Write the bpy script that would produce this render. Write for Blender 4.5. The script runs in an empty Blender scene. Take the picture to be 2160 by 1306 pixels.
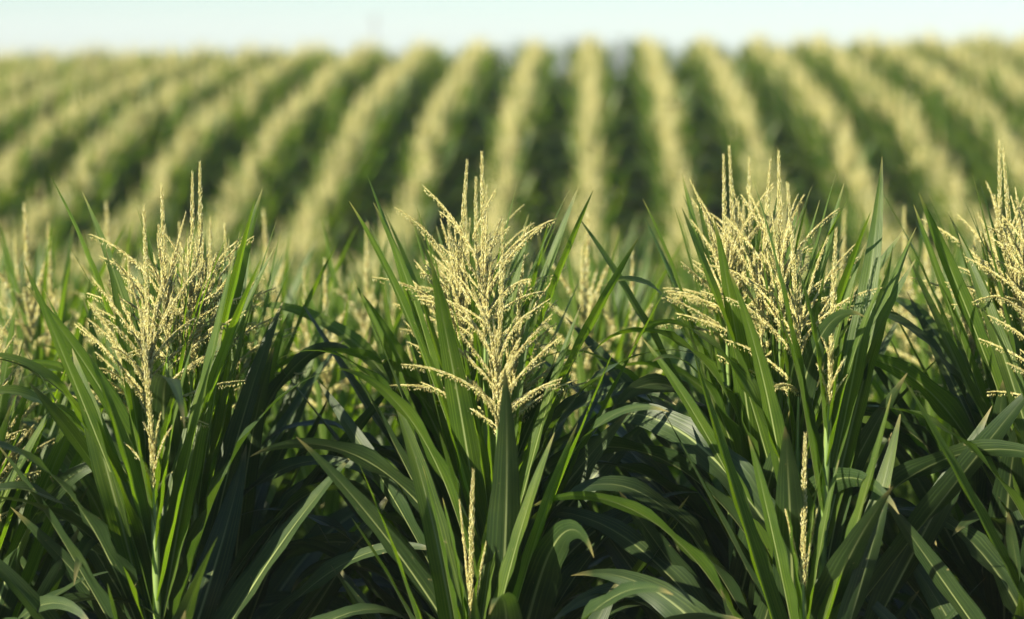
import bpy, math, random
import numpy as np
from mathutils import Vector, Matrix, Euler

rng = np.random.default_rng(11)
random.seed(5)
R = math.radians
SC = bpy.context.scene
COL = SC.collection

# ------------------------------------------------------------------ camera
K = 0.70
F = 7040.0 * K                       # focal length in pixels of the 2160 px wide photograph
CAMZ = 2.5
cd = bpy.data.cameras.new("camera")
cam = bpy.data.objects.new("camera", cd); COL.objects.link(cam)
cam.location = (0, 0, CAMZ)
cam.rotation_euler = (R(90) - math.atan(538 / F), 0, math.atan(165 / F))
cd.sensor_width = 36; cd.lens = 36 * F / 2160
cd.clip_start = 0.1; cd.clip_end = 5000
cd.dof.use_dof = True; cd.dof.focus_distance = 6.0; cd.dof.aperture_fstop = 1.6
SC.camera = cam
CR = cam.rotation_euler.to_matrix()

def at(px, py, d):
    """world point seen at photo pixel px,py on the vertical plane y=d"""
    v = CR @ Vector(((px - 1080) / F, (653 - py) / F, -1))
    v *= d / v.y
    return Vector((v.x, v.y, CAMZ + v.z))

# ------------------------------------------------------------------ terrain
HP = 2.24
_D = [-60, 0, 7.0, 8.0, 9.3, 10.3, 11, 12, 14, 16, 20, 24, 26.5, 28.1, 29.6, 31.7, 34, 36.7, 40, 43.9, 46, 48.5, 53, 62, 80, 130, 300, 450, 1000]
_T = [-.26, -.26, -.26, -.26, -.33, -.70, -.76, -.82, -.90, -1.02, -1.27, -1.36, -1.24, -1.05, -.82, -.53, -.34, -.18, .01, .20, .26, .20, -.25, -1.2, -2.6, -4.2, -7, -8, -8]
def ground(x, y):
    y = y / K
    z = np.interp(y, _D, _T) + CAMZ - HP
    s = np.clip((y - 10) / 18, 0, 1)
    return z + 0.016 * np.clip(x, -14, 14) * s

ROW = 0.76
def row_x(j, y):
    t = np.clip((y / K - 9.2) / 3.0, 0, 1); t = t * t * (3 - 2 * t)
    return (j - 0.336 * (1 - t)) * ROW

# ------------------------------------------------------------------ materials
def mat(name):
    m = bpy.data.materials.new(name); m.use_nodes = True
    nt = m.node_tree; nt.nodes.clear()
    out = nt.nodes.new('ShaderNodeOutputMaterial')
    return m, nt, out
def N(nt, t, **kw):
    n = nt.nodes.new(t)
    for k, v in kw.items():
        if k in n.inputs: n.inputs[k].default_value = v
        else: setattr(n, k, v)
    return n
def L(nt, a, b): nt.links.new(a, b)
def ramp(nt, stops, interp='LINEAR'):
    r = nt.nodes.new('ShaderNodeValToRGB'); cr = r.color_ramp; cr.interpolation = interp
    cr.elements[0].position, cr.elements[0].color = stops[0][0], (*stops[0][1], 1)
    cr.elements[1].position, cr.elements[1].color = stops[-1][0], (*stops[-1][1], 1)
    for p, c in stops[1:-1]:
        e = cr.elements.new(p); e.color = (*c, 1)
    return r
def mixc(nt, fac, a, b, mode='MIX'):
    m = nt.nodes.new('ShaderNodeMix'); m.data_type = 'RGBA'; m.blend_type = mode
    for s, v in ((0, fac), (6, a), (7, b)):
        if hasattr(v, 'is_linked') or isinstance(v, bpy.types.NodeSocket): nt.links.new(v, m.inputs[s])
        else: m.inputs[s].default_value = v if s == 0 else (*v, 1)
    return m.outputs[2]

def leaf_material(name, top, back, trans, tfac):
    m, nt, out = mat(name)
    uv = N(nt, 'ShaderNodeUVMap'); uv.uv_map = 'UVMap'
    sep = N(nt, 'ShaderNodeSeparateXYZ'); L(nt, uv.outputs[0], sep.inputs[0])
    geo = N(nt, 'ShaderNodeNewGeometry')
    # veins: noise stretched along the blade
    comb = N(nt, 'ShaderNodeCombineXYZ')
    mx = N(nt, 'ShaderNodeMath', operation='MULTIPLY'); L(nt, sep.outputs[0], mx.inputs[0]); mx.inputs[1].default_value = 22
    my = N(nt, 'ShaderNodeMath', operation='MULTIPLY'); L(nt, sep.outputs[1], my.inputs[0]); my.inputs[1].default_value = 1.3
    mz = N(nt, 'ShaderNodeMath', operation='MULTIPLY'); L(nt, geo.outputs['Random Per Island'], mz.inputs[0]); mz.inputs[1].default_value = 90
    L(nt, mx.outputs[0], comb.inputs[0]); L(nt, my.outputs[0], comb.inputs[1]); L(nt, mz.outputs[0], comb.inputs[2])
    nv = N(nt, 'ShaderNodeTexNoise'); nv.inputs['Scale'].default_value = 1.0; nv.inputs['Detail'].default_value = 3
    L(nt, comb.outputs[0], nv.inputs['Vector'])
    # blotches in object space
    tc = N(nt, 'ShaderNodeTexCoord')
    nb = N(nt, 'ShaderNodeTexNoise'); nb.inputs['Scale'].default_value = 9; nb.inputs['Detail'].default_value = 4
    L(nt, tc.outputs['Object'], nb.inputs['Vector'])
    rnd = ramp(nt, [(0, (.80, .92, .95)), (.5, (1, 1, 1)), (.8, (1.25, 1.12, .9)), (1, (1.6, 1.25, .9))])
    L(nt, geo.outputs['Random Per Island'], rnd.inputs[0])
    vr = ramp(nt, [(.3, (.58, .66, .64)), (.55, (1, 1, 1)), (.70, (1.55, 1.42, 1.38))]); L(nt, nv.outputs[0], vr.inputs[0])
    br = ramp(nt, [(.32, (.75, .82, .85)), (.6, (1.08, 1.04, 1.0)), (.8, (1.3, 1.15, .95))]); L(nt, nb.outputs[0], br.inputs[0])
    var = mixc(nt, 1.0, rnd.outputs[0], vr.outputs[0], 'MULTIPLY')
    var = mixc(nt, 1.0, var, br.outputs[0], 'MULTIPLY')
    side = mixc(nt, geo.outputs['Backfacing'], top, back)
    base = mixc(nt, 1.0, side, var, 'MULTIPLY')
    tr = mixc(nt, 1.0, trans, var, 'MULTIPLY')
    # midrib
    d = N(nt, 'ShaderNodeMath', operation='SUBTRACT'); L(nt, sep.outputs[0], d.inputs[0]); d.inputs[1].default_value = .5
    a = N(nt, 'ShaderNodeMath', operation='ABSOLUTE'); L(nt, d.outputs[0], a.inputs[0])
    rib = ramp(nt, [(.018, (1, 1, 1)), (.042, (0, 0, 0))]); L(nt, a.outputs[0], rib.inputs[0])
    fade = ramp(nt, [(.0, (1, 1, 1)), (.55, (.8, .8, .8)), (.95, (0, 0, 0))]); L(nt, sep.outputs[1], fade.inputs[0])
    rf = N(nt, 'ShaderNodeMath', operation='MULTIPLY'); L(nt, rib.outputs[0], rf.inputs[0]); L(nt, fade.outputs[0], rf.inputs[1])
    base = mixc(nt, rf.outputs[0], base, (.36, .43, .17))
    # dry tips and small dry specks
    tip = ramp(nt, [(.93, (0, 0, 0)), (.985, (1, 1, 1))]); L(nt, sep.outputs[1], tip.inputs[0])
    tm = N(nt, 'ShaderNodeMath', operation='MULTIPLY'); L(nt, tip.outputs[0], tm.inputs[0]); tm.inputs[1].default_value = .7
    base = mixc(nt, tm.outputs[0], base, (.28, .24, .09))
    ns = N(nt, 'ShaderNodeTexNoise'); ns.inputs['Scale'].default_value = 55; ns.inputs['Detail'].default_value = 2
    L(nt, tc.outputs['Object'], ns.inputs['Vector'])
    sp = ramp(nt, [(.72, (0, 0, 0)), (.78, (1, 1, 1))]); L(nt, ns.outputs[0], sp.inputs[0])
    spm = N(nt, 'ShaderNodeMath', operation='MULTIPLY'); L(nt, sp.outputs[0], spm.inputs[0]); spm.inputs[1].default_value = .6
    base = mixc(nt, spm.outputs[0], base, (.30, .27, .12))
    bp = N(nt, 'ShaderNodeBump'); bp.inputs['Strength'].default_value = .35; bp.inputs['Distance'].default_value = .004
    L(nt, nv.outputs[0], bp.inputs['Height'])
    p = N(nt, 'ShaderNodeBsdfPrincipled'); L(nt, base, p.inputs['Base Color'])
    p.inputs['Roughness'].default_value = .46
    p.inputs['Specular IOR Level'].default_value = .42
    L(nt, bp.outputs[0], p.inputs['Normal'])
    t = N(nt, 'ShaderNodeBsdfTranslucent'); L(nt, tr, t.inputs[0]); L(nt, bp.outputs[0], t.inputs['Normal'])
    ms = N(nt, 'ShaderNodeMixShader'); ms.inputs[0].default_value = tfac
    L(nt, p.outputs[0], ms.inputs[1]); L(nt, t.outputs[0], ms.inputs[2]); L(nt, ms.outputs[0], out.inputs[0])
    return m
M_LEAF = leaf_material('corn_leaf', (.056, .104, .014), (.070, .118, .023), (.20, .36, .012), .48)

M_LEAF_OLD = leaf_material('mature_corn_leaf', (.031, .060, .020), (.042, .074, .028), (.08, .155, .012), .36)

def tassel_material():
    m, nt, out = mat('tassel_bloom')
    geo = N(nt, 'ShaderNodeNewGeometry')
    r = ramp(nt, [(0, (.36, .29, .11)), (.14, (.52, .47, .17)), (.34, (.64, .60, .24)), (.6, (.71, .68, .31)), (.85, (.83, .80, .48)), (1, (.36, .42, .13))])
    L(nt, geo.outputs['Random Per Island'], r.inputs[0])
    p = N(nt, 'ShaderNodeBsdfPrincipled'); L(nt, r.outputs[0], p.inputs['Base Color'])
    p.inputs['Roughness'].default_value = .6; p.inputs['Specular IOR Level'].default_value = .25
    t = N(nt, 'ShaderNodeBsdfTranslucent'); L(nt, r.outputs[0], t.inputs[0])
    ms = N(nt, 'ShaderNodeMixShader'); ms.inputs[0].default_value = .42
    L(nt, p.outputs[0], ms.inputs[1]); L(nt, t.outputs[0], ms.inputs[2]); L(nt, ms.outputs[0], out.inputs[0])
    return m
M_TAS = tassel_material()

def stalk_material():
    m, nt, out = mat('corn_stalk')
    tc = N(nt, 'ShaderNodeTexCoord')
    mp = N(nt, 'ShaderNodeMapping'); mp.inputs['Scale'].default_value = (60, 60, 5); L(nt, tc.outputs['Object'], mp.inputs[0])
    n = N(nt, 'ShaderNodeTexNoise'); n.inputs['Scale'].default_value = 1; n.inputs['Detail'].default_value = 3; L(nt, mp.outputs[0], n.inputs['Vector'])
    r = ramp(nt, [(.3, (.07, .125, .03)), (.55, (.13, .20, .05)), (.75, (.21, .26, .08))]); L(nt, n.outputs[0], r.inputs[0])
    p = N(nt, 'ShaderNodeBsdfPrincipled'); L(nt, r.outputs[0], p.inputs['Base Color']); p.inputs['Roughness'].default_value = .45
    L(nt, p.outputs[0], out.inputs[0]); return m
M_STALK = stalk_material()

def soil_material():
    m, nt, out = mat('soil')
    tc = N(nt, 'ShaderNodeTexCoord')
    n = N(nt, 'ShaderNodeTexNoise'); n.inputs['Scale'].default_value = 7; n.inputs['Detail'].default_value = 8; L(nt, tc.outputs['Object'], n.inputs['Vector'])
    r = ramp(nt, [(.3, (.045, .032, .022)), (.55, (.09, .065, .042)), (.8, (.15, .115, .075))]); L(nt, n.outputs[0], r.inputs[0])
    n2 = N(nt, 'ShaderNodeTexNoise'); n2.inputs['Scale'].default_value = .02; n2.inputs['Detail'].default_value = 2; L(nt, tc.outputs['Object'], n2.inputs['Vector'])
    r2 = ramp(nt, [(.42, (.06, .10, .03)), (.5, (.10, .13, .045)), (.58, (.17, .15, .07))], 'CONSTANT'); L(nt, n2.outputs[0], r2.inputs[0])
    sep = N(nt, 'ShaderNodeSeparateXYZ'); L(nt, tc.outputs['Object'], sep.inputs[0])
    mr = N(nt, 'ShaderNodeMapRange'); mr.inputs['From Min'].default_value = 70; mr.inputs['From Max'].default_value = 90; L(nt, sep.outputs[1], mr.inputs[0])
    c = mixc(nt, mr.outputs[0], r.outputs[0], r2.outputs[0])
    bp = N(nt, 'ShaderNodeBump'); bp.inputs['Distance'].default_value = .05; bp.inputs['Strength'].default_value = .8; L(nt, n.outputs[0], bp.inputs['Height'])
    p = N(nt, 'ShaderNodeBsdfPrincipled'); L(nt, c, p.inputs['Base Color']); p.inputs['Roughness'].default_value = .95
    L(nt, bp.outputs[0], p.inputs['Normal']); L(nt, p.outputs[0], out.inputs[0]); return m
M_SOIL = soil_material()

def simple(name, c1, c2, scale=2.0, rough=.8):
    m, nt, out = mat(name)
    tc = N(nt, 'ShaderNodeTexCoord')
    n = N(nt, 'ShaderNodeTexNoise'); n.inputs['Scale'].default_value = scale; n.inputs['Detail'].default_value = 4; L(nt, tc.outputs['Object'], n.inputs['Vector'])
    r = ramp(nt, [(.35, c1), (.65, c2)]); L(nt, n.outputs[0], r.inputs[0])
    p = N(nt, 'ShaderNodeBsdfPrincipled'); L(nt, r.outputs[0], p.inputs['Base Color']); p.inputs['Roughness'].default_value = rough
    L(nt, p.outputs[0], out.inputs[0]); return m

# ------------------------------------------------------------------ mesh pieces: (verts, faces, uv or None)
class Acc:
    def __init__(s): s.v = []; s.q = []; s.t = []; s.uv = []; s.n = 0; s.mi = []; s.mt = []
    def quads(s, v, f, uv=None, m=0):
        s.v.append(v); s.q.append(f + s.n); s.n += len(v)
        s.uv.append(uv if uv is not None else np.zeros((len(v), 2))); s.mi.append(np.full(len(f), m))
    def tris(s, v, f, m=0):
        s.v.append(v); s.t.append(f + s.n); s.n += len(v); s.uv.append(np.zeros((len(v), 2))); s.mt.append(np.full(len(f), m))
    def arrays(s):
        v = np.concatenate(s.v); uv = np.concatenate(s.uv)
        q = np.concatenate(s.q) if s.q else np.zeros((0, 4), int)
        t = np.concatenate(s.t) if s.t else np.zeros((0, 3), int)
        mi = np.concatenate(s.mi) if s.q else np.zeros(0, int)
        mt = np.concatenate(s.mt) if s.t else np.zeros(0, int)
        return v, q, t, uv, mi, mt

def build_mesh(name, arr, mats, smooth=True):
    v, q, t, uv, mi, mt = arr
    me = bpy.data.meshes.new(name)
    nl = len(q) * 4 + len(t) * 3
    me.vertices.add(len(v)); me.vertices.foreach_set('co', np.asarray(v, np.float32).ravel())
    me.loops.add(nl); li = np.concatenate([q.ravel(), t.ravel()]).astype(np.int32)
    me.loops.foreach_set('vertex_index', li)
    me.polygons.add(len(q) + len(t))
    st = np.concatenate([np.arange(len(q)) * 4, len(q) * 4 + np.arange(len(t)) * 3]).astype(np.int32)
    me.polygons.foreach_set('loop_start', st)
    me.polygons.foreach_set('material_index', np.concatenate([mi, mt]).astype(np.int32))
    u = me.uv_layers.new(name='UVMap'); u.data.foreach_set('uv', uv[li].astype(np.float32).ravel())
    for m in mats: me.materials.append(m)
    me.update(calc_edges=True); me.validate()
    if smooth: me.polygons.foreach_set('use_smooth', np.ones(len(me.polygons), bool))
    return me

def obj(name, me, parent=None):
    o = bpy.data.objects.new(name, me); COL.objects.link(o)
    if parent: o.parent = parent
    return o

def leaf_piece(r, z0, phi, Lg, W, th0, dth, pw, n=22, k=6, twist=0., ripple=.006, fold=.55, sway=0., ax=(0, 0), tp=2.0):
    """corn blade: arching midrib, V fold, rippled edges"""
    t = np.linspace(0, 1, n + 1)
    th = th0 + dth * t ** pw
    ds = Lg / n
    ph = phi + sway * t ** 1.5
    dx = np.sin(th) * np.cos(ph); dy = np.sin(th) * np.sin(ph); dz = np.cos(th)
    T = np.stack([dx, dy, dz], 1)
    P = np.zeros((n + 1, 3)); P[1:] = np.cumsum((T[1:] + T[:-1]) / 2 * ds, 0)
    P += np.array([ax[0] + .006 * math.cos(phi), ax[1] + .006 * math.sin(phi), z0])
    S = np.stack([-np.sin(ph), np.cos(ph), 0 * ph], 1)
    Nn = np.cross(S, T); Nn *= -1          # towards stalk / up
    Nn /= np.linalg.norm(Nn, axis=1)[:, None]
    Nn = np.where((Nn[:, 2] * 1.0 - (Nn[:, 0] * np.cos(ph) + Nn[:, 1] * np.sin(ph)) * .3)[:, None] < 0, -Nn, Nn) if th0 + dth < 1.5 else Nn
    tw = twist * t ** 1.3
    S2 = S * np.cos(tw)[:, None] + Nn * np.sin(tw)[:, None]
    N2 = -S * np.sin(tw)[:, None] + Nn * np.cos(tw)[:, None]
    w = W * (.42 + .58 * np.sin(np.clip(t / .38, 0, 1) * math.pi / 2)) * (1 - t ** tp) ** .95 * .5 + .0006
    u = np.linspace(-1, 1, k + 1)
    fo = fold * (1 - t) ** 1.5 + .12
    p1, p2 = r.uniform(0, 6.3, 2); fr = r.uniform(4, 7)
    V = np.zeros((n + 1, k + 1, 3))
    for i, uu in enumerate(u):
        rp = ripple * np.sin(fr * 6.28 * t + (p1 if uu < 0 else p2)) * abs(uu) ** 1.5 * np.sin(np.clip(t * 1.15, 0, 1) * math.pi)
        V[:, i] = P + S2 * (uu * w * np.cos(fo * .7))[:, None] + N2 * (abs(uu) * w * np.sin(fo) + rp)[:, None]
    uv = np.zeros((n + 1, k + 1, 2)); uv[..., 0] = (u * .5 + .5)[None]; uv[..., 1] = t[:, None]
    I = np.arange((n + 1) * (k + 1)).reshape(n + 1, k + 1)
    f = np.stack([I[:-1, :-1], I[:-1, 1:], I[1:, 1:], I[1:, :-1]], -1).reshape(-1, 4)
    return V.reshape(-1, 3), f, uv.reshape(-1, 2)

def tube(P, rad, k=7):
    P = np.asarray(P, float); n = len(P)
    T = np.gradient(P, axis=0); T /= np.linalg.norm(T, axis=1)[:, None]
    a = np.cross(T, [0.31, 1, .11]); a /= np.linalg.norm(a, axis=1)[:, None]; b = np.cross(T, a)
    an = np.arange(k) / k * 2 * math.pi
    V = P[:, None] + (a[:, None] * np.cos(an)[None, :, None] + b[:, None] * np.sin(an)[None, :, None]) * np.asarray(rad)[:, None, None]
    I = np.arange(n * k).reshape(n, k); J = np.roll(I, -1, 1)
    f = np.stack([I[:-1], J[:-1], J[1:], I[1:]], -1).reshape(-1, 4)
    return V.reshape(-1, 3), f

def seeds(C, D, ln, rad):
    """triangular bipyramids centred at C pointing along D"""
    m = len(C); D = D / np.linalg.norm(D, axis=1)[:, None]
    a = np.cross(D, np.array([.3, .9, .2])); a /= np.linalg.norm(a, axis=1)[:, None]; b = np.cross(D, a)
    ln = np.broadcast_to(ln, m)[:, None]; rad = np.broadcast_to(rad, m)[:, None]
    V = np.zeros((m, 5, 3)); V[:, 0] = C - D * ln * .4; V[:, 4] = C + D * ln * .6
    for i in range(3):
        an = i * 2.0944; V[:, 1 + i] = C + (a * math.cos(an) + b * math.sin(an)) * rad - D * ln * .05
    base = np.array([[0, 2, 1], [0, 3, 2], [0, 1, 3], [4, 1, 2], [4, 2, 3], [4, 3, 1]])
    f = (base[None] + (np.arange(m) * 5)[:, None, None]).reshape(-1, 3)
    return V.reshape(-1, 3), f

def branch_piece(r, P0, phi, a0, da, Lg, rad, res, anther, bare=.08, dens=1.0):
    """one tassel branch: thin rachis covered in spikelets. res: 1 near, 2 mid, 3 far"""
    acc = Acc(); n = 14 if res == 1 else 6
    t = np.linspace(0, 1, n + 1); th = a0 + da * t ** 1.3
    ph = phi + r.uniform(-.25, .25) * t
    T = np.stack([np.sin(th) * np.cos(ph), np.sin(th) * np.sin(ph), np.cos(th)], 1)
    P = np.zeros((n + 1, 3)); P[1:] = np.cumsum((T[1:] + T[:-1]) / 2 * Lg / n, 0); P += P0
    if res < 3:
        v, f = tube(P, np.linspace(.0016, .0007, n + 1), 4 if res == 1 else 3); acc.quads(v, f)
    step = {1: .0021, 2: .0062, 3: .034}[res] / dens; sl = {1: .0108, 2: .018, 3: .042}[res]; sr = {1: .0016, 2: .0038, 3: .0080}[res]
    s = np.arange(bare, 1.0, step / Lg); s = s + r.uniform(-.3, .3, len(s)) * step / Lg; s = np.clip(s, 0, 1)
    C = np.stack([np.interp(s, t, P[:, i]) for i in range(3)], 1)
    D = np.stack([np.interp(s, t, T[:, i]) for i in range(3)], 1)
    an = np.arange(len(s)) * 2.4 + r.uniform(0, 6.3) + r.uniform(-.5, .5, len(s))
    a = np.cross(D, [.3, .9, .2]); a /= np.linalg.norm(a, axis=1)[:, None]; b = np.cross(D, a)
    Rr = a * np.cos(an)[:, None] + b * np.sin(an)[:, None]
    tap = 1 - .55 * np.clip((s - .6) / .4, 0, 1) ** 1.5
    off = rad * tap * r.uniform(.5, 1.15, len(s))
    if res == 3: off = off * .7
    v, f = seeds(C + Rr * off[:, None], D + Rr * r.uniform(.08, .42, len(s))[:, None], sl * r.uniform(.8, 1.2, len(s)), sr * tap * r.uniform(.8, 1.25, len(s)))
    acc.tris(v, f)
    if anther and res == 1:
        idx = np.where(r.uniform(0, 1, len(s)) < anther)[0]
        if len(idx):
            Ca = C[idx] + Rr[idx] * off[idx][:, None] * 1.0; Ca[:, 2] -= r.uniform(.005, .012, len(idx))
            Da = np.tile([0, 0, -1.0], (len(idx), 1)) + r.uniform(-.35, .35, (len(idx), 3))
            v, f = seeds(Ca, Da, r.uniform(.006, .011, len(idx)), .0013); acc.tris(v, f)
    elif anther and res == 2:
        idx = np.where(r.uniform(0, 1, len(s)) < .4)[0]
        if len(idx):
            Ca = C[idx].copy(); Ca[:, 2] -= .007
            v, f = seeds(Ca, np.tile([0.1, 0, -1.0], (len(idx), 1)), .012, .002); acc.tris(v, f)
    return acc

def tassel_pieces(r, z0, z1, res, kind='open', nb=None, axis=(0, 0)):
    """branching zone starts at z0, central spike ends at z1"""
    out = []
    h = z1 - z0
    sp = branch_piece(r, np.array([axis[0], axis[1], z0 + .02]), r.uniform(0, 6.3), r.uniform(0, .05), r.uniform(-.02, .08), h - .02,
                      .0060 if kind == 'open' else .0062, res, .10 if kind == 'open' else 0, bare=.18 if kind == 'open' else .02, dens=2.0 if kind == 'open' else 2.4)
    out.append(('central_spike', sp))
    if kind == 'open':
        nb = nb or (int(r.integers(24, 32)) if res == 1 else int(r.integers(14, 18)))
        for i in range(nb):
            u = (i + r.uniform(0, .8)) / nb
            zz = z0 + u * {1: .20, 2: .18, 3: .12}[res]
            low = 1 - u
            if r.uniform() < .34:
                a0 = r.uniform(.10, .3); da = r.uniform(-.15, .15); Lb = r.uniform(.09, .19)
            else:
                a0 = (.35 + .75 * low) * r.uniform(.7, 1.2); da = r.uniform(.1, .75); Lb = r.uniform(.15, .25) * (1.12 if res == 1 else 1)
            if res == 3: a0 *= .95; Lb *= .78
            out.append(('tassel_branch', branch_piece(r, np.array([axis[0], axis[1], zz]), i * 2.4 + r.uniform(-.5, .5), a0, da, Lb, .0024 if res == 1 else .0042, res, .45 if a0 > .4 else .15, bare=.06, dens=1.35)))
    elif kind == 'half':
        for i in range(5):
            a0 = r.uniform(.15, .45); out.append(('tassel_branch', branch_piece(r, np.array([axis[0], axis[1], z0 + .03 * i]), i * 2.6 + r.uniform(-.4, .4), a0, r.uniform(0, .7), r.uniform(.08, .15), .0024, res, .03, bare=.1)))
    else:
        for i in range(2):
            a0 = r.uniform(.06, .22); out.append(('tassel_branch', branch_piece(r, np.array([axis[0], axis[1], z0 + .02 * i]), i * 3.3 + r.uniform(-.4, .4), a0, 0.05, h * r.uniform(.5, .8), .0022, res, 0, bare=.03, dens=1.5)))
    return out

def plant_pieces(r, H, res, kind='open', plane=None, spread=1.0, tl=None):
    """upright corn plant of height H; returns list of (name, Acc, material slot)"""
    out = []
    n, k = {1: (26, 6), 2: (13, 4), 3: (7, 2)}[res]
    plane = r.uniform(-.7, .7) if plane is None else plane
    tl = tl or r.uniform(.47, .56)
    if kind == 'open':   zt0, ztop = H - tl, H
    elif kind == 'half': zt0, ztop = H - .47, H
    else:                zt0, ztop = H - .40, H
    zlast = zt0 - (.14 if kind == 'open' else .02)       # uppermost leaf collar
    # stalk
    zs = np.concatenate([np.linspace(0, zlast, 9 if res < 3 else 3), np.linspace(zlast + .03, zt0 + .03, 4 if res < 3 else 2)])
    rad = np.interp(zs, [0, zlast, zlast + .02, zt0 + .03], [.0135, .0095, .0062, .0032])
    a = Acc(); v, f = tube(np.stack([0 * zs, 0 * zs, zs], 1), rad, {1: 10, 2: 6, 3: 3}[res]); a.quads(v, f)
    out.append(('stalk', a, 1))
    # leaves, alternating in one plane
    nl = {1: 20, 2: 13, 3: 11}[res]
    z = zlast
    for i in range(nl):
        ph = plane + (i % 2) * math.pi + r.normal(0, .45)
        if res == 1:
            ph = plane * .6 + (i % 2) * math.pi + r.normal(0, .38)
            if (i < 5 or kind != 'open') and math.sin(ph) < -.35: ph = -ph
            elif i >= 8 and kind == 'open' and r.uniform() < .3: ph = -1.57 + r.normal(0, .5)
        Lg = ((.60 if res > 1 else .48) + (.28 if res > 1 else .36) * min(1, i / 5)) * r.uniform(.9, 1.15)
        if res == 3 and i < 5: Lg *= (.60, .68, .76, .82, .88)[i]
        if res == 3 and i >= 5: Lg *= .86
        W = ((.039 + .080 * min(1, i / 10)) if res == 1 else (.042 + .088 * min(1, i / 9))) * r.uniform(.85, 1.15)
        if res == 3 and i < 8: W *= 1.35
        if kind != 'open' and res == 1:
            W *= 1.2
            if i < 4: Lg *= .8; ph = 1.57 + (1 if i % 2 else -1) * r.uniform(.95, 1.6)
        arch = r.uniform() < ((0, .0, .02, .03, .06, .12, .3, .8) if res > 1 else (0, 0, 0, 0, .02, .03, .05, .5))[min(i, 7)]
        th0 = (.10 + (.037 if res == 1 else .045) * i) * r.uniform(.6, 1.35) * spread if i < (9 if res == 1 else 7) else r.uniform(.40, .66) * spread
        if arch: dth = r.uniform(1.1, 2.4); pw = r.uniform(1.8, 4.0); rip = .011; Lg *= 1.08
        else: dth = r.uniform(.0, .3); pw = r.uniform(1.5, 3.0); rip = .003
        a = Acc()
        v, f, uv = leaf_piece(r, z, ph, Lg, W, th0, dth, pw, n, k, twist=r.normal(0, .8 if i < 7 else 1.2), ripple=rip if res < 3 else 0, sway=r.normal(0, .3), tp=1.45 if i < 4 else 2.0)
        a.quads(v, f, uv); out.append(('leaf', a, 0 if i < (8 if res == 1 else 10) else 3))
        z -= (r.uniform(.042, .068) if res == 1 else r.uniform(.065, .095)) if i < (9 if res == 1 else 7) else r.uniform(.09, .14)
        if z < .2: break
    for nm, acc in tassel_pieces(r, zt0, ztop, res, kind):
        out.append((nm, acc, 2))
    return out
MATS = [M_LEAF, M_STALK, M_TAS, M_LEAF_OLD]

def link_plant(pieces, label, group, split_branches):
    root = bpy.data.objects.new('corn_plant', None); COL.objects.link(root)
    root['label'] = label; root['category'] = 'corn plant'; root['group'] = group
    spike = None; merged = []
    for nm, a, m in pieces:
        if m != 2:
            obj(nm, build_mesh(nm, a.arrays(), [MATS[m]]), root)
    tas = [(nm, a) for nm, a, m in pieces if m == 2]
    if split_branches:
        sp = obj('tassel', build_mesh('tassel', tas[0][1].arrays(), [M_TAS], False), root)
        for nm, a in tas[1:]: obj('tassel_branch', build_mesh('tassel_branch', a.arrays(), [M_TAS], False), sp)
    else:
        obj('tassel', build_mesh('tassel', merge([a.arrays() for _, a in tas]), [M_TAS], False), root)
    return root

def merge(arrs, mslots=None):
    vs, qs, ts, us, mi, mt = [], [], [], [], [], []; n = 0
    for i, (v, q, t, uv, a, b) in enumerate(arrs):
        vs.append(v); qs.append(q + n); ts.append(t + n); us.append(uv)
        s = 0 if mslots is None else mslots[i]
        mi.append(a * 0 + s if mslots else a); mt.append(b * 0 + s if mslots else b); n += len(v)
    return [np.concatenate(x) for x in (vs, qs, ts, us, mi, mt)]

def pose(o, base, top, H):
    v = Vector(top) - Vector(base); s = v.length / H
    q = Vector((0, 0, 1)).rotation_difference(v.normalized())
    o.location = base; o.rotation_mode = 'QUATERNION'; o.rotation_quaternion = q; o.scale = (s, s, s)

# ------------------------------------------------------------------ the near row ends, plant by plant
# (tassel tip px, tassel tip py, distance, kind)
NEAR = {
 'left edge': (-2, [(-190, 900, 8.0, 'half'), (-130, 650, 8.2, 'open'), (-60, 640, 8.45, 'open'), (-15, 700, 8.7, 'open'), (-70, 600, 8.95, 'open'), (20, 720, 9.2, 'open'), (-20, 620, 9.45, 'open')]),
 'left clump': (-1, [(318, 648, 8.0, 'half'), (300, 432, 8.17, 'open'), (343, 388, 8.33, 'open'), (393, 362, 8.5, 'open'), (421, 342, 8.66, 'open'),
              (272, 540, 8.82, 'open'), (484, 472, 8.95, 'open'), (436, 456, 9.1, 'open'), (376, 470, 9.25, 'open'), (455, 500, 9.4, 'open')]),
 'middle clump': (0, [(990, 992, 8.0, 'young'), (1050, 462, 8.15, 'open'), (1022, 320, 8.32, 'open'), (1088, 478, 8.48, 'open'), (960, 338, 8.62, 'open'),
              (958, 450, 8.78, 'open'), (1003, 374, 8.94, 'open'), (984, 402, 9.1, 'open'), (1015, 390, 9.25, 'open'), (870, 560, 9.4, 'open')]),
 'right clump': (1, [(1695, 915, 8.0, 'young'), (1763, 480, 8.16, 'half'), (1693, 385, 8.32, 'open'), (1648, 318, 8.48, 'open'), (1605, 335, 8.62, 'open'),
              (1524, 325, 8.78, 'open'), (1548, 308, 8.92, 'open'), (1590, 332, 9.06, 'open'), (1663, 388, 9.2, 'open'), (1570, 420, 9.35, 'open')]),
 'right edge': (2, [(2300, 800, 8.0, 'half'), (2260, 420, 8.2, 'open'), (2205, 330, 8.4, 'open'), (2170, 300, 8.6, 'open'), (2143, 312, 8.78, 'open'),
              (2110, 295, 8.95, 'open'), (2160, 400, 9.1, 'open'), (2032, 500, 9.28, 'open'), (2100, 460, 9.4, 'open')]),
}
ORD = ['first', 'second', 'third', 'fourth', 'fifth', 'sixth', 'seventh', 'eighth', 'ninth', 'tenth']
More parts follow.
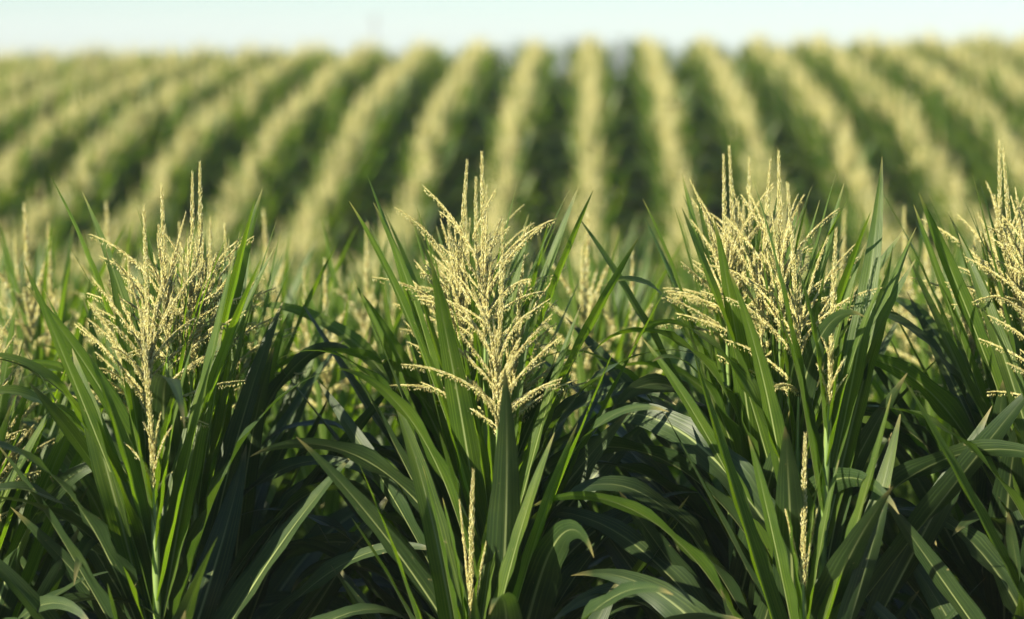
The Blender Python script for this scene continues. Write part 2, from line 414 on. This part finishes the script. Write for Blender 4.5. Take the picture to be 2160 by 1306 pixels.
WHERE = {'left edge': 'row cut by the left edge', 'left clump': 'sharp clump left of the middle',
         'middle clump': 'sharp clump in the middle', 'right clump': 'sharp clump right of the middle', 'right edge': 'row cut by the right edge'}
for key, (j, lst) in NEAR.items():
    for i, (px, py, d, kind) in enumerate(lst):
        r = np.random.default_rng(1000 + j * 50 + i)
        d = 8 * K + (d - 8) * .85
        top = at(px, py, d)
        bx = row_x(j, d) + r.normal(0, .02)
        bx = bx * .45 + top.x * .55
        g = float(ground(bx, d))
        base = Vector((bx, d + r.normal(0, .02), g))
        H = (top - base).length
        pcs = plant_pieces(r, H, 1, kind, plane=(r.normal(.2, .3) if i == 0 else r.normal(0, .55)))
        if kind == 'open': lab = '%s corn plant from the front in the %s' % (ORD[i], WHERE[key])
        elif kind == 'half': lab = ('short foremost' if i == 0 else 'slim second') + ' corn plant with half open tassel in the %s' % WHERE[key]
        else: lab = 'short foremost corn plant with closed tassel in the %s' % WHERE[key]
        o = link_plant(pcs, lab, 'corn plants at the near ends of the rows', True)
        pose(o, base, top, H)

# ------------------------------------------------------------------ everything behind: positions
spots = []
for j in range(-30, 31):
    y = 11.6 * K if -2 <= j <= 2 else 8.0 * K
    while y < 62 * K:
        x = row_x(j, y)
        half = 2160 / 2 / F * y * 1.0
        cx = -165 / F * y
        m = 1.5 + .02 * y
        if cx - half - m < x < cx + half + m:
            if rng.uniform() > .04:
                spots.append((j, x + rng.normal(0, .022), y + rng.normal(0, .03)))
        y += .155 if y < 16 else .13
def in_frame(x, y):
    cx = -165 / F * y; return abs(x - cx) < 2160 / 2 / F * y + .05
vis = [s for s in spots if in_frame(s[1], s[2])]
vis.sort(key=lambda s: s[2])
MID = [(1245, 440, 10.6), (1228, 505, 10.9), (55, 428, 10.6), (100, 470, 10.9), (228, 425, 11.5), (30, 500, 11.3), (690, 545, 10.5), (772, 470, 11.4),
       (560, 440, 11.6), (1905, 436, 11.6), (1958, 452, 11.3), (1780, 440, 11.8), (1340, 530, 10.6), (640, 560, 11.2)]
NIND = 300 - len(MID) - sum(len(v[1]) for v in NEAR.values())
indiv = vis[:NIND]; ids = set(indiv)
rest = [s for s in spots if s not in ids]

# ---- mid plants: prototypes with parts, then copies of the thing and each part
protos = []
for i in range(9):
    r = np.random.default_rng(300 + i)
    kd = ('open', 'half', 'young')[(0, 1, 2, 2, 1, 2, 1, 0, 2)[i]]
    protos.append((plant_pieces(r, HP if kd == 'open' else HP - .12, 2, kd, plane=r.normal(0, .4), tl=.5), None))
roots = [None] * 9
def row_name(j):
    if j == 0: return 'in the straight middle row'
    side = 'left' if j < 0 else 'right'
    k = abs(j)
    return 'in the %s row %s of middle' % (ORD[k - 1] if k <= 10 else 'far', side)
for n, (j, x, y) in enumerate(indiv):
    p = n % 9 if n >= 9 else n
    p = int(rng.integers(0, 9)) if n >= 9 else n
    band = 'just behind the sharp clumps' if y < 8.1 else ('on the downward slope' if y < 10.5 else 'down in the dip')
    lab = 'blurred corn plant %s %s' % (band, row_name(j))
    if roots[p] is None:
        o = link_plant(protos[p][0], lab, 'blurred corn plants behind the near clumps', False); roots[p] = o
    else:
        src = roots[p]
        o = src.copy(); COL.objects.link(o); o['label'] = lab
        for ch in src.children:
            c = ch.copy(); COL.objects.link(c); c.parent = o
    g = float(ground(x, y)); s = rng.normal(1, .035)
    if rng.uniform() < .12: s += .06
    o.location = (x, y, g); o.rotation_mode = 'XYZ'
    o.rotation_euler = (rng.normal(0, .035), rng.normal(0, .035), rng.choice([0, math.pi]) + rng.normal(0, .35)); o.scale = (s, s, s)

for i, (px, py, d) in enumerate(MID):
    d *= K; top = at(px, py, d); j = round(top.x / ROW + .15)
    src = roots[(0, 7)[i % 2]]
    o = src.copy(); COL.objects.link(o)
    o['label'] = 'tall blurred tasselled corn plant rising above its neighbours %s' % row_name(j)
    for ch in src.children:
        c = ch.copy(); COL.objects.link(c); c.parent = o
    bx = top.x * .7 + float(row_x(j, d)) * .3
    pose(o, Vector((bx, d, float(ground(bx, d)))), top, HP)

# ---- the rest of the field as one object
far_var = []
for i in range(10):
    r = np.random.default_rng(500 + i)
    pcs = plant_pieces(r, HP, 3, 'open', plane=r.normal(0, .6), spread=1.0, tl=r.uniform(.36, .40))
    far_var.append(merge([a.arrays() for _, a, _ in pcs], [m for _, _, m in pcs]))
near_var = [merge([a.arrays() for _, a, _ in p[0]], [m for _, _, m in p[0]]) for p in protos]
parts = []
for (j, x, y) in rest:
    v, q, t, uv, mi, mt = far_var[int(rng.integers(0, 10))] if y > 9 else near_var[int(rng.integers(0, 9))]
    a = rng.choice([0, math.pi]) + rng.normal(0, .4); c, s_ = math.cos(a), math.sin(a)
    s = rng.normal(1, .018); tx, ty = rng.normal(0, .022, 2)
    w = v * s
    X = w[:, 0] * c - w[:, 1] * s_ + w[:, 2] * tx; Y = w[:, 0] * s_ + w[:, 1] * c + w[:, 2] * ty
    parts.append((np.stack([X + x, Y + y, w[:, 2] + float(ground(x, y))], 1), q, t, uv, mi, mt))
fo = obj('corn_field', build_mesh('corn_field', merge(parts), MATS, True))
fo['kind'] = 'stuff'; fo['label'] = 'blurred rows of tasselled corn running up the hillside behind'; fo['category'] = 'corn field'

# ------------------------------------------------------------------ ground
xs = np.concatenate([np.linspace(-500, -30, 20), np.linspace(-26, 26, 53), np.linspace(30, 500, 20)])
ys = np.concatenate([np.linspace(-60, 4, 12), np.linspace(5, 66, 123), np.linspace(70, 140, 20), np.linspace(160, 1000, 30)])
GX, GY = np.meshgrid(xs, ys)
GZ = ground(GX, GY) + np.where(GY < 70, .02 * np.sin(GX * 8.27) * 0, 0)
I = np.arange(GX.size).reshape(GX.shape)
q = np.stack([I[:-1, :-1], I[:-1, 1:], I[1:, 1:], I[1:, :-1]], -1).reshape(-1, 4)
A = Acc(); A.quads(np.stack([GX.ravel(), GY.ravel(), GZ.ravel()], 1), q)
go = obj('ground', build_mesh('ground', A.arrays(), [M_SOIL])); go['kind'] = 'structure'
go['label'] = 'dark soil under the corn and fields beyond'; go['category'] = 'ground'

# ------------------------------------------------------------------ far woods and utility pole
M_TREE = simple('far_foliage', (.030, .055, .018), (.07, .10, .035), .3)
A = Acc(); r = np.random.default_rng(9)
for i in range(90):
    cx = -115 + i * 2.6 + r.uniform(-1.5, 1.5); cy = 430 + r.uniform(-12, 12)
    h = (12.3 if -18 < cx < 22 else 10.6) + r.normal(0, .6); w = r.uniform(2.4, 4.2); zb = float(ground(cx, cy))
    m = 220
    u = r.normal(0, 1, (m, 3)); u /= np.linalg.norm(u, axis=1)[:, None]; u *= r.uniform(.55, 1.0, m)[:, None]
    C = np.array([cx, cy, zb + h * .6]) + u * np.array([w, w, h * .42])
    e1 = r.normal(0, 1, (m, 3)); e1 /= np.linalg.norm(e1, axis=1)[:, None]
    e2 = np.cross(e1, r.normal(0, 1, (m, 3))); e2 /= np.linalg.norm(e2, axis=1)[:, None]
    s = r.uniform(.3, .7, m)[:, None]
    V = np.stack([C - e1 * s, C - e2 * s, C + e1 * s, C + e2 * s], 1).reshape(-1, 3)
    A.quads(V, np.arange(m * 4).reshape(m, 4))
    v, f = tube([[cx, cy, zb], [cx, cy, zb + h * .5], [cx, cy, zb + h * .8]], [.3, .2, .08], 6); A.quads(v, f)
wo = obj('far_woods', build_mesh('far_woods', A.arrays(), [M_TREE], False)); wo['kind'] = 'stuff'
wo['label'] = 'blue hazy belt of woods far behind the crest of the field'; wo['category'] = 'woods'

M_WOOD = simple('weathered_wood', (.10, .085, .07), (.17, .15, .125), 3)
M_INS = simple('insulator', (.25, .25, .26), (.35, .35, .36), 3, .3)
pt = at(790, 32, 440)
pole = bpy.data.objects.new('utility_pole', None); COL.objects.link(pole)
pb = float(ground(pt.x, pt.y)); pole.location = (pt.x, pt.y, pb)
pole['label'] = 'faint utility pole standing on the far horizon against the pale sky'; pole['category'] = 'utility pole'
ph = pt.z - pb
A = Acc(); v, f = tube([[0, 0, 0], [0, 0, ph * .5], [0, 0, ph]], [.26, .22, .17], 10); A.quads(v, f); obj('post', build_mesh('post', A.arrays(), [M_WOOD]), pole)
for zc in (ph - .5, ph - 1.7):
    A = Acc(); v, f = tube([[-.95, .2, zc], [0, .2, zc], [.95, .2, zc]], [.09, .09, .09], 4); A.quads(v, f)
    ca = obj('crossarm', build_mesh('crossarm', A.arrays(), [M_WOOD], False), pole)
    for xx in (-.85, -.45, .45, .85):
        A = Acc(); v, f = tube([[xx, .2, zc + .08], [xx, .2, zc + .16], [xx, .2, zc + .2], [xx, .2, zc + .3]], [.03, .07, .04, .06], 6); A.quads(v, f)
        obj('insulator', build_mesh('insulator', A.arrays(), [M_INS]), ca)

# ------------------------------------------------------------------ haze
mh, nth, outh = mat('haze_air')
pv = nth.nodes.new('ShaderNodeVolumePrincipled'); pv.inputs['Density'].default_value = .0008
pv.inputs['Color'].default_value = (.86, .93, 1, 1); pv.inputs['Anisotropy'].default_value = 0.0
nth.links.new(pv.outputs[0], outh.inputs[1])
bpy.ops.mesh.primitive_cube_add(size=1)
hz = bpy.context.object; hz.name = 'haze'; hz.data.materials.append(mh)
hz.scale = (1020, 1080, 26); hz.location = (0, 470, 3)
hz['kind'] = 'stuff'; hz['label'] = 'thin pale haze in the air over the field'; hz['category'] = 'haze'

# ------------------------------------------------------------------ light
SUN_EL, SUN_AZ = 26.0, 43.0      # azimuth: degrees to the left of straight behind the camera
el, az = R(SUN_EL), R(SUN_AZ)
sdir = Vector((-math.sin(az) * math.cos(el), -math.cos(az) * math.cos(el), math.sin(el)))   # towards the sun
sl = bpy.data.lights.new('sun', 'SUN'); sl.energy = 5.0; sl.angle = R(.53); sl.color = (1, .89, .68)
so = bpy.data.objects.new('sun', sl); COL.objects.link(so); so.location = (-20, -20, 30)
so.rotation_mode = 'QUATERNION'; so.rotation_quaternion = sdir.to_track_quat('Z', 'Y')
w = bpy.data.worlds.new('World'); SC.world = w; w.use_nodes = True
nt = w.node_tree; bg = nt.nodes['Background']; sk = nt.nodes.new('ShaderNodeTexSky'); sk.sky_type = 'NISHITA'
sk.sun_disc = False; sk.sun_elevation = el
sk.sun_rotation = math.atan2(sdir.x, sdir.y)
sk.dust_density = .3; sk.air_density = 1.0; sk.ozone_density = 1.5
tint = nt.nodes.new('ShaderNodeMix'); tint.data_type = 'RGBA'; tint.blend_type = 'MULTIPLY'; tint.inputs[0].default_value = 1
nt.links.new(sk.outputs[0], tint.inputs[6]); tint.inputs[7].default_value = (.70, .93, 1.15, 1)
nt.links.new(tint.outputs[2], bg.inputs[0]); bg.inputs[1].default_value = 0.05

SC.view_settings.view_transform = 'Standard'; SC.view_settings.look = 'None'; SC.view_settings.gamma = 1
SC.view_settings.exposure = 1.44
